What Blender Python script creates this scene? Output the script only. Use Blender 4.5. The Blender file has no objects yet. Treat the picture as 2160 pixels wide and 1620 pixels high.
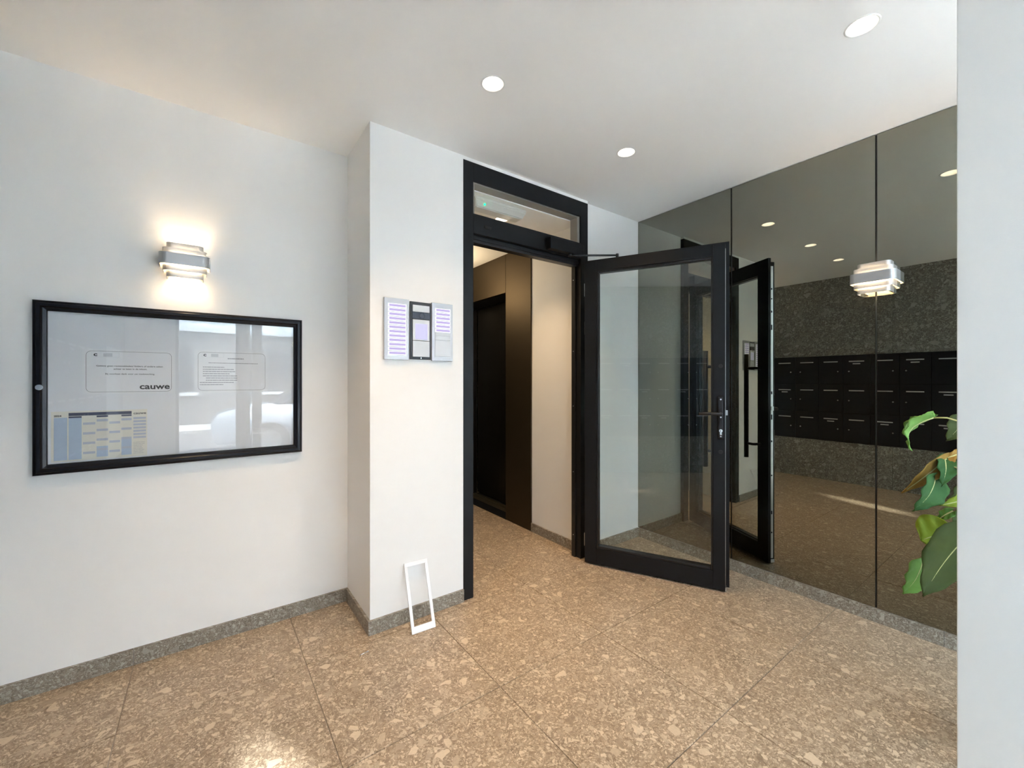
import bpy, bmesh, math, random
from mathutils import Vector, Matrix
random.seed(7)
R = math.radians
sc = bpy.context.scene
C = sc.collection

# ------------------------------------------------------------------ camera
CAM_H = 1.287
THETA = R(36.324)
cd = bpy.data.cameras.new('camera')
cam = bpy.data.objects.new('camera', cd)
C.objects.link(cam)
cam.location = (0, 0, CAM_H)
cam.rotation_euler = (R(90), 0, -THETA)
cd.sensor_width = 36.0
cd.lens = 36.0 * 875.32 / 2160.0
cd.shift_y = -(810 - 802.56) / 2160.0
cd.clip_start = 0.02
sc.camera = cam

# ------------------------------------------------------------------ world, sun, exposure
world = bpy.data.worlds.new('overcast_sky')
sc.world = world
world.use_nodes = True
bg = world.node_tree.nodes['Background']
bg.inputs[0].default_value = (0.55, 0.785, 1.0, 1)
bg.inputs[1].default_value = 8.4

sd = bpy.data.lights.new('sun', 'SUN')
sd.energy = 48.0
sd.angle = R(2)
sd.color = (1.0, 0.98, 0.95)
sun = bpy.data.objects.new('sun', sd)
C.objects.link(sun)
sun.rotation_euler = (R(-12), R(46), 0)      # shines along the street, lights pavement and houses, does not reach indoors

# portal: helps the renderer find the sky through the glazed entrance
pdat = bpy.data.lights.new('entrance_portal', 'AREA')
pdat.shape = 'RECTANGLE'; pdat.size = 3.10; pdat.size_y = 2.36
pdat.cycles.is_portal = True
portal = bpy.data.objects.new('entrance_portal', pdat)
C.objects.link(portal)
portal.location = (1.29, -1.19, 1.19)
portal.rotation_euler = (R(90), 0, 0)

vs = sc.view_settings
vs.view_transform = 'Standard'
vs.look = 'None'
vs.exposure = 0.10
vs.gamma = 1.0
vs.use_curve_mapping = False
sc.display_settings.display_device = 'sRGB'
sc.cycles.use_denoising = True
sc.cycles.use_adaptive_sampling = True; sc.cycles.use_light_tree = False
sc.cycles.adaptive_threshold = 0.05
sc.cycles.max_bounces = 12
sc.cycles.diffuse_bounces = 6
sc.cycles.glossy_bounces = 6
sc.cycles.transmission_bounces = 8
sc.cycles.transparent_max_bounces = 20
sc.cycles.sample_clamp_indirect = 0.0
sc.cycles.caustics_reflective = False
sc.cycles.caustics_refractive = False

WARM = (1.0, 0.66, 0.33)
WARM_LAMP = (1.0, 0.74, 0.46)

# ------------------------------------------------------------------ materials
MATS = {}
def principled(name, col, rough=0.5, metal=0.0, spec=0.5, emit=None, estr=0.0, coat=0.0, noise=0.0, nscale=8.0, bump=0.0, bscale=200.0):
    m = bpy.data.materials.new(name)
    m.use_nodes = True
    nt = m.node_tree
    b = nt.nodes['Principled BSDF']
    b.inputs['Base Color'].default_value = (*col, 1)
    b.inputs['Roughness'].default_value = rough
    b.inputs['Metallic'].default_value = metal
    b.inputs['Specular IOR Level'].default_value = spec
    b.inputs['Coat Weight'].default_value = coat
    if emit:
        b.inputs['Emission Color'].default_value = (*emit, 1)
        b.inputs['Emission Strength'].default_value = estr
    tc = nt.nodes.new('ShaderNodeTexCoord')
    if noise > 0:
        nz = nt.nodes.new('ShaderNodeTexNoise')
        nz.inputs['Scale'].default_value = nscale
        nz.inputs['Detail'].default_value = 4
        nt.links.new(tc.outputs['Object'], nz.inputs['Vector'])
        mx = nt.nodes.new('ShaderNodeMix'); mx.data_type = 'RGBA'
        mx.inputs['A'].default_value = (*[c * (1 - noise) for c in col], 1)
        mx.inputs['B'].default_value = (*[min(1, c * (1 + noise)) for c in col], 1)
        nt.links.new(nz.outputs['Fac'], mx.inputs['Factor'])
        nt.links.new(mx.outputs['Result'], b.inputs['Base Color'])
    if bump > 0:
        nb = nt.nodes.new('ShaderNodeTexNoise')
        nb.inputs['Scale'].default_value = bscale
        nb.inputs['Detail'].default_value = 3
        nt.links.new(tc.outputs['Object'], nb.inputs['Vector'])
        bp = nt.nodes.new('ShaderNodeBump')
        bp.inputs['Strength'].default_value = bump
        bp.inputs['Distance'].default_value = 0.002
        nt.links.new(nb.outputs['Fac'], bp.inputs['Height'])
        nt.links.new(bp.outputs['Normal'], b.inputs['Normal'])
    MATS[name] = m
    return m

def emission(name, col, strength):
    m = bpy.data.materials.new(name)
    m.use_nodes = True
    nt = m.node_tree
    nt.nodes.remove(nt.nodes['Principled BSDF'])
    e = nt.nodes.new('ShaderNodeEmission')
    e.inputs[0].default_value = (*col, 1)
    e.inputs[1].default_value = strength
    nt.links.new(e.outputs[0], nt.nodes['Material Output'].inputs[0])
    m.cycles.emission_sampling = 'NONE'      # the lamps' own light objects carry their light
    MATS[name] = m
    return m

def thin_glass(name, tint, f0=0.045, rough=0.0):
    """a pane: tinted see-through plus a mirror reflection that grows at grazing angles"""
    m = bpy.data.materials.new(name)
    m.use_nodes = True
    nt = m.node_tree
    nt.nodes.remove(nt.nodes['Principled BSDF'])
    tr = nt.nodes.new('ShaderNodeBsdfTransparent')
    tr.inputs[0].default_value = (*tint, 1)
    gl = nt.nodes.new('ShaderNodeBsdfGlossy')
    gl.inputs['Roughness'].default_value = rough
    lw = nt.nodes.new('ShaderNodeLayerWeight')
    lw.inputs['Blend'].default_value = 0.5
    pw = nt.nodes.new('ShaderNodeMath'); pw.operation = 'POWER'; pw.inputs[1].default_value = 5
    ml = nt.nodes.new('ShaderNodeMath'); ml.operation = 'MULTIPLY_ADD'
    ml.inputs[1].default_value = 1 - f0; ml.inputs[2].default_value = f0
    mx = nt.nodes.new('ShaderNodeMixShader')
    nt.links.new(lw.outputs['Facing'], pw.inputs[0])
    nt.links.new(pw.outputs[0], ml.inputs[0])
    nt.links.new(ml.outputs[0], mx.inputs[0])
    nt.links.new(tr.outputs[0], mx.inputs[1])
    nt.links.new(gl.outputs[0], mx.inputs[2])
    nt.links.new(mx.outputs[0], nt.nodes['Material Output'].inputs[0])
    MATS[name] = m
    return m

def mirror_mat(name, tint):
    m = bpy.data.materials.new(name)
    m.use_nodes = True
    nt = m.node_tree
    nt.nodes.remove(nt.nodes['Principled BSDF'])
    gl = nt.nodes.new('ShaderNodeBsdfGlossy')
    gl.inputs['Color'].default_value = (*tint, 1)
    gl.inputs['Roughness'].default_value = 0.0
    nt.links.new(gl.outputs[0], nt.nodes['Material Output'].inputs[0])
    MATS[name] = m
    return m

def stone(name, tone=1.0, warmth=0.0, rough=0.32, scale=1.0, contrast=1.0, upright=False):
    """breccia-like stone: cream, tan, grey and brown fragments of three sizes in a fine matrix"""
    m = bpy.data.materials.new(name)
    m.use_nodes = True
    nt = m.node_tree
    N, L = nt.nodes, nt.links
    b = N['Principled BSDF']
    tc = N.new('ShaderNodeTexCoord')
    oi = N.new('ShaderNodeObjectInfo')
    mul = N.new('ShaderNodeVectorMath'); mul.operation = 'MULTIPLY'
    cmb = N.new('ShaderNodeCombineXYZ')
    for k in range(3): L.new(oi.outputs['Random'], cmb.inputs[k])
    L.new(cmb.outputs[0], mul.inputs[0]); mul.inputs[1].default_value = (37.0, 91.0, 53.0)
    add = N.new('ShaderNodeVectorMath'); add.operation = 'ADD'
    if upright:      # pieces standing on edge: run along the wall and height
        sx = N.new('ShaderNodeSeparateXYZ'); L.new(tc.outputs['Object'], sx.inputs[0])
        sm_ = N.new('ShaderNodeMath'); sm_.operation = 'ADD'
        L.new(sx.outputs[0], sm_.inputs[0]); L.new(sx.outputs[1], sm_.inputs[1])
        cx_ = N.new('ShaderNodeCombineXYZ'); L.new(sm_.outputs[0], cx_.inputs[0]); L.new(sx.outputs[2], cx_.inputs[1])
        L.new(cx_.outputs[0], add.inputs[0])
    else:
        L.new(tc.outputs['Object'], add.inputs[0])
    L.new(mul.outputs[0], add.inputs[1])
    # warp
    wn = N.new('ShaderNodeTexNoise'); wn.noise_dimensions = '2D'; wn.inputs['Scale'].default_value = 14 * scale; wn.inputs['Detail'].default_value = 2
    L.new(add.outputs[0], wn.inputs['Vector'])
    ws = N.new('ShaderNodeVectorMath'); ws.operation = 'SUBTRACT'; ws.inputs[1].default_value = (.5, .5, .5)
    L.new(wn.outputs['Color'], ws.inputs[0])
    wm = N.new('ShaderNodeVectorMath'); wm.operation = 'SCALE'; wm.inputs['Scale'].default_value = 0.035 / scale
    L.new(ws.outputs[0], wm.inputs[0])
    wa = N.new('ShaderNodeVectorMath'); wa.operation = 'ADD'
    L.new(add.outputs[0], wa.inputs[0]); L.new(wm.outputs[0], wa.inputs[1])
    def C3(r, g, bl):
        r, g, bl = r * tone, g * tone, bl * tone
        return (min(1, r * (1 + warmth)), g, bl * (1 - warmth), 1)
    # matrix
    n1 = N.new('ShaderNodeTexNoise'); n1.noise_dimensions = '2D'; n1.inputs['Scale'].default_value = 90 * scale; n1.inputs['Detail'].default_value = 4; n1.inputs['Roughness'].default_value = .7
    L.new(wa.outputs[0], n1.inputs['Vector'])
    r1 = N.new('ShaderNodeValToRGB')
    r1.color_ramp.elements[0].position = .3; r1.color_ramp.elements[0].color = C3(.225, .18, .135)
    r1.color_ramp.elements[1].position = .72; r1.color_ramp.elements[1].color = C3(.50, .425, .335)
    L.new(n1.outputs['Fac'], r1.inputs[0])
    n2 = N.new('ShaderNodeTexNoise'); n2.noise_dimensions = '2D'; n2.inputs['Scale'].default_value = 5 * scale; n2.inputs['Detail'].default_value = 3
    L.new(add.outputs[0], n2.inputs['Vector'])
    r2 = N.new('ShaderNodeValToRGB')
    r2.color_ramp.elements[0].position = .3; r2.color_ramp.elements[0].color = (.86, .85, .84, 1)
    r2.color_ramp.elements[1].position = .7; r2.color_ramp.elements[1].color = (1.08, 1.07, 1.05, 1)
    L.new(n2.outputs['Fac'], r2.inputs[0])
    mm = N.new('ShaderNodeMix'); mm.data_type = 'RGBA'; mm.blend_type = 'MULTIPLY'; mm.inputs['Factor'].default_value = 1
    L.new(r1.outputs[0], mm.inputs['A']); L.new(r2.outputs[0], mm.inputs['B'])
    cur = mm.outputs['Result']
    ramp_cols = [(0.0, (.11, .085, .065)), (.07, (.27, .22, .17)), (.26, (.42, .36, .29)), (.5, (.62, .555, .46)), (.85, (.92, .86, .74))]
    def layer(cur, sc_, frac, edge, seed, rampshift=0.0, strength=1.0):
        off = N.new('ShaderNodeVectorMath'); off.operation = 'ADD'; off.inputs[1].default_value = (seed, seed * .7, seed * 1.3)
        L.new(wa.outputs[0], off.inputs[0])
        v = N.new('ShaderNodeTexVoronoi'); v.voronoi_dimensions = '2D'; v.inputs['Scale'].default_value = sc_ * scale; v.feature = 'F1'
        L.new(off.outputs[0], v.inputs['Vector'])
        ve = N.new('ShaderNodeTexVoronoi'); ve.voronoi_dimensions = '2D'; ve.inputs['Scale'].default_value = sc_ * scale; ve.feature = 'DISTANCE_TO_EDGE'
        L.new(off.outputs[0], ve.inputs['Vector'])
        sep = N.new('ShaderNodeSeparateColor'); L.new(v.outputs['Color'], sep.inputs[0])
        lt = N.new('ShaderNodeMath'); lt.operation = 'LESS_THAN'; lt.inputs[1].default_value = frac
        L.new(sep.outputs[0], lt.inputs[0])
        # each fragment shrinks by its own amount
        thr = N.new('ShaderNodeMath'); thr.operation = 'MULTIPLY_ADD'; thr.inputs[1].default_value = edge * 3.0; thr.inputs[2].default_value = edge * .6
        L.new(sep.outputs[2], thr.inputs[0])
        sb = N.new('ShaderNodeMath'); sb.operation = 'SUBTRACT'
        L.new(ve.outputs['Distance'], sb.inputs[0]); L.new(thr.outputs[0], sb.inputs[1])
        sm = N.new('ShaderNodeMapRange'); sm.inputs['From Min'].default_value = 0; sm.inputs['From Max'].default_value = .035
        L.new(sb.outputs[0], sm.inputs['Value'])
        mk = N.new('ShaderNodeMath'); mk.operation = 'MULTIPLY'
        L.new(sm.outputs[0], mk.inputs[0]); L.new(lt.outputs[0], mk.inputs[1])
        op = N.new('ShaderNodeMath'); op.operation = 'MULTIPLY'; op.inputs[1].default_value = min(1, 1.0 * contrast) * strength
        vr = N.new('ShaderNodeMath'); vr.operation = 'MULTIPLY_ADD'; vr.inputs[1].default_value = -.42; vr.inputs[2].default_value = 1.0
        L.new(sep.outputs[2], vr.inputs[0])      # some fragments stand out less than others
        mv = N.new('ShaderNodeMath'); mv.operation = 'MULTIPLY'
        L.new(mk.outputs[0], mv.inputs[0]); L.new(vr.outputs[0], mv.inputs[1])
        L.new(mv.outputs[0], op.inputs[0])
        rp = N.new('ShaderNodeValToRGB'); rp.color_ramp.interpolation = 'LINEAR'
        els = rp.color_ramp.elements
        els[0].position = ramp_cols[0][0]; els[0].color = C3(*ramp_cols[0][1])
        els[1].position = ramp_cols[-1][0]; els[1].color = C3(*ramp_cols[-1][1])
        for p, c in ramp_cols[1:-1]:
            e = els.new(p); e.color = C3(*c)
        sh = N.new('ShaderNodeMath'); sh.operation = 'ADD'; sh.inputs[1].default_value = rampshift
        L.new(sep.outputs[1], sh.inputs[0])
        L.new(sh.outputs[0], rp.inputs[0])
        # subtle inner mottling of a fragment
        mt = N.new('ShaderNodeMix'); mt.data_type = 'RGBA'; mt.inputs['Factor'].default_value = .34
        L.new(rp.outputs[0], mt.inputs['A']); L.new(r1.outputs[0], mt.inputs['B'])
        mx = N.new('ShaderNodeMix'); mx.data_type = 'RGBA'
        L.new(op.outputs[0], mx.inputs['Factor']); L.new(cur, mx.inputs['A']); L.new(mt.outputs['Result'], mx.inputs['B'])
        return mx.outputs['Result']
    cur = layer(cur, 18, .16, .05, 57.7, -.22, .55)
    cur = layer(cur, 260, .52, .06, 41.3, .02)
    cur = layer(cur, 135, .44, .05, 23.9, .06)
    cur = layer(cur, 64, .33, .06, 11.7, .07)
    cur = layer(cur, 29, .13, .07, 3.1, .04)
    L.new(cur, b.inputs['Base Color'])
    b.inputs['Roughness'].default_value = rough
    b.inputs['Specular IOR Level'].default_value = .45
    MATS[name] = m
    return m

principled('wall_paint', (.89, .885, .875), .65, bump=.12, bscale=350)
principled('ceiling_paint', (.95, .94, .925), .75)
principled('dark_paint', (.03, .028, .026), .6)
stone('stone_tile', tone=.79, warmth=.13, rough=.36)
stone('stone_skirting', tone=.66, warmth=-.03, rough=.4, scale=1.25, upright=True)
stone('stone_panel', tone=.60, warmth=-.07, rough=.5, contrast=1.2, scale=.55, upright=True)
principled('grout', (.36, .31, .25), .9)
principled('black_metal', (.0075, .0085, .011), .46, spec=.28, noise=.12, nscale=30)
principled('black_bead', (.014, .0145, .017), .32, spec=.45)
principled('rubber', (.01, .01, .011), .7)
principled('taupe_reveal', (.33, .30, .27), .6)
principled('steel', (.62, .63, .64), .3, metal=1.0)
principled('chrome', (.80, .80, .82), .16, metal=1.0)
principled('dark_hole', (.008, .008, .008), .8)
thin_glass('door_glass', (.975, .995, .98), .062)
thin_glass('transom_glass', (.97, .97, .96), .03)
thin_glass('case_glass', (.985, .99, .995), .052)
thin_glass('entrance_glass', (.97, .98, .98), .03)
mirror_mat('smoked_mirror', (.272, .268, .225))
principled('mirror_edge', (.02, .022, .02), .3)
principled('bronze_cladding', (.078, .060, .040), .55, metal=.9, noise=.05, nscale=300)
principled('lift_door_metal', (.018, .017, .017), .28, metal=.4, spec=.5)
principled('sill_metal', (.55, .48, .36), .38, metal=1.0)
principled('lamp_satin', (.50, .505, .52), .34, metal=.55)
principled('lamp_inside', (.86, .83, .76), .5)
emission('bulb_glow', (1.0, .80, .50), 9)
emission('added_lamp_glow', (1.0, .76, .45), 30).cycles.emission_sampling = 'FRONT'
emission('downlight_glow', (1.0, .88, .70), 22)
principled('downlight_white', (.88, .87, .85), .35)
principled('case_black', (.008, .009, .014), .27, spec=.32)
principled('case_board', (.80, .81, .84), .6)
principled('paper', (.84, .84, .86), .55)
principled('plastic_sleeve', (.88, .89, .91), .12, spec=.7)
principled('print_black', (.025, .025, .03), .7)
principled('print_grey', (.40, .40, .43), .7)
principled('print_pale', (.62, .63, .66), .7)
principled('calendar_cream', (.80, .77, .68), .6)
principled('calendar_blue', (.46, .56, .70), .6)
principled('calendar_band', (.50, .53, .62), .6)
principled('calendar_navy', (.05, .055, .11), .6)
principled('panel_silver', (.50, .51, .54), .36, metal=.5)
principled('panel_plate', (.62, .65, .69), .4, metal=.1)
principled('bezel_black', (.02, .02, .026), .35)
emission('plate_lit', (.96, .95, 1.0), 1.25)
emission('plate_lilac', (.70, .60, 1.0), .80)
emission('reader_lit', (.74, .72, 1.0), .92)
principled('camera_lens', (.03, .02, .025), .08, spec=.9)
principled('frame_white', (.86, .87, .89), .35)
principled('mailbox_black', (.010, .011, .016), .42)
principled('mailbox_label', (.60, .60, .60), .4)
principled('emergency_plastic', (.74, .73, .69), .35)
emission('green_led', (.0, 1.0, .22), 5)
principled('leaf_green', (.09, .20, .035), .6, spec=.18, noise=.22, nscale=25)
principled('leaf_pale', (.125, .25, .05), .6, spec=.18, noise=.18, nscale=30)
principled('leaf_yellow', (.17, .22, .012), .6, spec=.18, noise=.2, nscale=30)
principled('leaf_dark', (.042, .058, .012), .6, spec=.18, noise=.35, nscale=22)
principled('leaf_brown', (.26, .15, .03), .6, spec=.18, noise=.3, nscale=30)
principled('leaf_teal', (.03, .09, .02), .6, spec=.18, noise=.2, nscale=30)
principled('stem_green', (.42, .40, .17), .5)
principled('pot_clay', (.70, .68, .64), .6)
principled('soil', (.04, .028, .02), .95, noise=.4, nscale=90)
principled('facade_frame', (.24, .25, .26), .45)
principled('pavement_stone', (.52, .51, .49), .9, noise=.1, nscale=6)
principled('asphalt', (.16, .16, .165), .9, noise=.2, nscale=30)
principled('house_grey', (.21, .205, .20), .85, noise=.1, nscale=3)
principled('house_white', (.85, .85, .84), .8)
principled('house_window', (.05, .06, .07), .08, spec=.8)
principled('car_paint', (.72, .75, .80), .25, coat=.6)
principled('car_glass', (.10, .12, .15), .05, spec=.9)
principled('tyre', (.02, .02, .02), .8)

# ------------------------------------------------------------------ helpers
def obj(name, bm, mat, parent=None, loc=(0, 0, 0), smooth=False):
    me = bpy.data.meshes.new(name)
    bm.normal_update()
    bm.to_mesh(me); bm.free()
    o = bpy.data.objects.new(name, me)
    C.objects.link(o)
    me.materials.append(MATS[mat])
    o.location = loc
    if parent is not None: o.parent = parent
    if smooth:
        for p in me.polygons: p.use_smooth = True
    return o

def link_mesh(name, me, parent=None, loc=(0, 0, 0)):
    o = bpy.data.objects.new(name, me); C.objects.link(o); o.location = loc
    if parent is not None: o.parent = parent
    return o

def tag(o, label=None, cat=None, group=None, kind=None):
    if label: o['label'] = label
    if cat: o['category'] = cat
    if group: o['group'] = group
    if kind: o['kind'] = kind
    return o

def empty(name, loc=(0, 0, 0), rot=(0, 0, 0)):
    o = bpy.data.objects.new(name, None)
    o.empty_display_size = .05
    C.objects.link(o); o.location = loc; o.rotation_euler = rot
    return o

def bbox(bm, lo, hi):
    vs_ = [bm.verts.new((x, y, z)) for x in (lo[0], hi[0]) for y in (lo[1], hi[1]) for z in (lo[2], hi[2])]
    for f in ((0, 1, 3, 2), (4, 6, 7, 5), (0, 4, 5, 1), (2, 3, 7, 6), (0, 2, 6, 4), (1, 5, 7, 3)):
        bm.faces.new([vs_[i] for i in f])
    return vs_

def box(name, lo, hi, mat, parent=None, bevel=0.0, seg=2, local=False):
    """box in the parent's coordinates; its own origin sits at its base centre"""
    c = ((lo[0] + hi[0]) / 2, (lo[1] + hi[1]) / 2, lo[2])
    bm = bmesh.new()
    bbox(bm, [lo[i] - c[i] for i in range(3)], [hi[i] - c[i] for i in range(3)])
    if bevel > 0:
        bmesh.ops.bevel(bm, geom=list(bm.edges), offset=bevel, segments=seg, affect='EDGES', profile=.5)
    bmesh.ops.recalc_face_normals(bm, faces=list(bm.faces))
    return obj(name, bm, mat, parent, c)

def cyl(name, p0, p1, r0, mat, parent=None, seg=20, r1=None, caps=True):
    r1 = r0 if r1 is None else r1
    p0, p1 = Vector(p0), Vector(p1)
    d = p1 - p0
    q = Vector((0, 0, 1)).rotation_difference(d.normalized())
    bm = bmesh.new()
    bmesh.ops.create_cone(bm, cap_ends=caps, segments=seg, radius1=r0, radius2=r1, depth=d.length)
    for v in bm.verts: v.co = q @ v.co + d / 2
    o = obj(name, bm, mat, parent, p0)
    for p in o.data.polygons: p.use_smooth = len(p.vertices) == 4
    return o

def tube(name, pts, r, mat, parent=None, seg=8, taper=1.0):
    pts = [Vector(p) for p in pts]
    bm = bmesh.new()
    rings = []
    for i, p in enumerate(pts):
        t = (pts[min(i + 1, len(pts) - 1)] - pts[max(i - 1, 0)]).normalized()
        q = Vector((0, 0, 1)).rotation_difference(t)
        rr = r * (1 + (taper - 1) * i / (len(pts) - 1))
        rings.append([bm.verts.new(p + q @ Vector((rr * math.cos(a), rr * math.sin(a), 0))) for a in [2 * math.pi * k / seg for k in range(seg)]])
    for a, b in zip(rings, rings[1:]):
        for k in range(seg):
            bm.faces.new((a[k], a[(k + 1) % seg], b[(k + 1) % seg], b[k]))
    bm.faces.new(rings[0][::-1]); bm.faces.new(rings[-1])
    bmesh.ops.recalc_face_normals(bm, faces=list(bm.faces))
    return obj(name, bm, mat, parent, smooth=True)

def lathe(name, prof, mat, parent=None, seg=32, loc=(0, 0, 0)):
    bm = bmesh.new()
    rings = [[bm.verts.new((r * math.cos(2 * math.pi * k / seg), r * math.sin(2 * math.pi * k / seg), z)) for k in range(seg)] for r, z in prof]
    for a, b in zip(rings, rings[1:]):
        for k in range(seg):
            bm.faces.new((a[k], a[(k + 1) % seg], b[(k + 1) % seg], b[k]))
    return obj(name, bm, mat, parent, loc, smooth=True)

def quad_xz(name, x0, x1, z0, z1, y, mat, parent, thick=.0004):
    return box(name, (x0, y - thick, z0), (x1, y, z1), mat, parent)

FONT = None
def text_mesh(body, size, bold=0.0, align='LEFT', xscale=1.0, spacing=1.0):
    cu = bpy.data.curves.new('lettering', 'FONT')
    cu.body = body; cu.size = size; cu.align_x = align; cu.offset = bold; cu.space_character = spacing
    cu.resolution_u = 3
    o = bpy.data.objects.new('lettering', cu)
    C.objects.link(o)
    bpy.context.view_layer.update()
    dg = bpy.context.evaluated_depsgraph_get()
    me = bpy.data.meshes.new_from_object(o.evaluated_get(dg))
    bpy.data.objects.remove(o, do_unlink=True)
    for v in me.vertices: v.co = (v.co.x * xscale, 0, v.co.y)
    return me

def lettering(name, body, size, x, z, y, mat, parent, bold=0.0, align='LEFT', xscale=1.0, width=None):
    me = text_mesh(body, size, bold, align, xscale)
    if width:
        xs = [v.co.x for v in me.vertices]
        k = width / (max(xs) - min(xs))
        for v in me.vertices: v.co.x *= k
    me.materials.clear(); me.materials.append(MATS[mat])
    o = link_mesh(name, me, parent, (x, y, z))
    return o

# ------------------------------------------------------------------ measures of the place (metres, camera at x=0 y=0)
H = 2.60
XB = -.7295        # stone wall with the mailboxes
YW = 2.534         # wall with the notice case
XC, YC = .665, 2.118   # column corner
XF0, XF1 = 1.204, 2.246   # door frame
YR = 2.150         # wall right of the door
XM = 2.8725        # mirror
YE = -1.20         # entrance front
XP, YP = 1.45, .170    # white pier
HC = 2.455         # ceiling of the corridor
XL = 2.232         # lift wall in the corridor
SK = .073          # skirting height
PITCH = .63; TX0 = .363; TY0 = .805

def struct(o, label, cat):
    return tag(o, label, cat, kind='structure')

# ------------------------------------------------------------------ floor
floor = struct(box('floor', (-.88, -1.35, -.12), (3.05, 6.2, -.004), 'grout'), 'beige pebbled stone tile floor running from lobby into corridor', 'floor')
floor_z = -.12
def clip_tiles():
    rooms = [(-.745, -1.2, XC, YW), (XC, -1.2, 2.89, YR), (1.2, YR, 2.23, 6.0)]
    full_mesh = {}
    for i in range(-3, 6):
        for j in range(-5, 10):
            x0, y0 = TX0 + i * PITCH, TY0 + j * PITCH
            x1, y1 = x0 + PITCH, y0 + PITCH
            bx0, by0, bx1, by1 = 9, 9, -9, -9
            for r in rooms:
                a0, a1, b0, b1 = max(x0, r[0]), min(x1, r[2]), max(y0, r[1]), min(y1, r[3])
                if a1 - a0 > .01 and b1 - b0 > .01:
                    bx0, bx1, by0, by1 = min(bx0, a0), max(bx1, a1), min(by0, b0), max(by1, b1)
            if bx1 < bx0: continue
            g = .0016
            w, d = round(bx1 - bx0 - 2 * g, 4), round(by1 - by0 - 2 * g, 4)
            cx, cy = (bx0 + bx1) / 2, (by0 + by1) / 2
            if (w, d) not in full_mesh:
                bm = bmesh.new()
                bbox(bm, (-w / 2, -d / 2, -.012), (w / 2, d / 2, 0))
                top = [e for e in bm.edges if all(v.co.z > -.001 for v in e.verts)]
                bmesh.ops.bevel(bm, geom=top, offset=.0009, segments=1, affect='EDGES')
                me = bpy.data.meshes.new('tile'); bmesh.ops.recalc_face_normals(bm, faces=list(bm.faces)); bm.to_mesh(me); bm.free()
                me.materials.append(MATS['stone_tile'])
                full_mesh[(w, d)] = me
            link_mesh('tile', full_mesh[(w, d)], floor, (cx - floor.location.x, cy - floor.location.y, -floor.location.z))
clip_tiles()

# ------------------------------------------------------------------ ceiling with recesses for the downlights
DL = [(1.020, 1.530), (1.945, 1.535), (1.955, .470), (.205, 1.535)]
def ceiling_slab(name, lo, hi, holes, r):
    o = box(name, lo, hi, 'ceiling_paint')
    bm = bmesh.new()
    for (x, y) in holes:
        res = bmesh.ops.create_cone(bm, cap_ends=True, segments=40, radius1=r, radius2=r, depth=.16)
        for v in res['verts']: v.co += Vector((x, y, lo[2]))
    me = bpy.data.meshes.new('cut'); bm.to_mesh(me); bm.free()
    cut = bpy.data.objects.new('cut', me); C.objects.link(cut)
    md = o.modifiers.new('recess', 'BOOLEAN'); md.operation = 'DIFFERENCE'; md.object = cut; md.solver = 'EXACT'
    bpy.context.view_layer.update()
    dg = bpy.context.evaluated_depsgraph_get()
    nm = bpy.data.meshes.new_from_object(o.evaluated_get(dg))
    o.modifiers.clear(); o.data = nm
    bpy.data.objects.remove(cut, do_unlink=True)
    return o
R_DL = .047
struct(ceiling_slab('ceiling', (-.88, -1.36, H), (3.05, 2.69, H + .25), DL, R_DL), 'flat white painted lobby ceiling with recessed round downlights', 'ceiling')
struct(ceiling_slab('ceiling', (1.05, 2.20, HC), (2.75, 6.2, HC + .14), [(1.722, 2.47)], R_DL), 'lower warm-lit corridor ceiling beyond the doorway', 'ceiling')
struct(box('light_seal_slab', (.9, 2.69, HC + .14), (3.05, 6.35, H + .25), 'ceiling_paint'), 'unseen slab added over the corridor ceiling to keep sunlight out', 'roof')  # unseen, added to stop sun leaking in over the corridor

# ------------------------------------------------------------------ walls
struct(box('wall_back', (-.88, YW, 0), (XC, YW + .15, H), 'wall_paint'), 'white wall carrying the glazed notice case and wall lamp', 'wall')
struct(box('wall_column', (XC, YC, 0), (XF0, YW + .15, H), 'wall_paint'), 'white projecting wall pier carrying the door intercom', 'wall')
struct(box('wall_door', (XF1, YR, 0), (3.05, 2.20, H), 'wall_paint'), 'white wall strip between door frame and dark mirror', 'wall')
struct(box('wall_header', (XF0, YC + .002, 2.580), (XF1, 2.20, H), 'wall_paint'), 'thin white plaster strip above the black door frame', 'wall')
struct(box('wall_right', (2.889, -1.36, 0), (3.05, YR, H), 'wall_paint'), 'wall behind the smoked mirror panels', 'wall')
struct(box('wall_pier', (XP, -.28, 0), (XP + .15, YP, H), 'wall_paint', bevel=.002), 'bluish white wall end at the right foreground', 'wall')
wl = struct(box('wall_left', (-.88, -1.36, 0), (-.747, YW, H), 'wall_paint'), 'stone clad wall around the black mailboxes, seen in the mirror', 'wall')
MZ0, MZ1 = .509, 1.605
for z0, z1 in ((0, MZ0 - .002), (MZ1 + .002, H)):
    y = YW - .001
    while y > YE + .05:
        y2 = max(y - 1.255, YE + .001)
        box('stone_panel', (-.747 + .8135, y2 + .0015 - (-1.36 + YW) / 2, z0), (XB + .8135, y - .0015 - (-1.36 + YW) / 2, z1 - (0.001 if z1 == H else 0)), 'stone_panel', wl)
        y = y2
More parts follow.
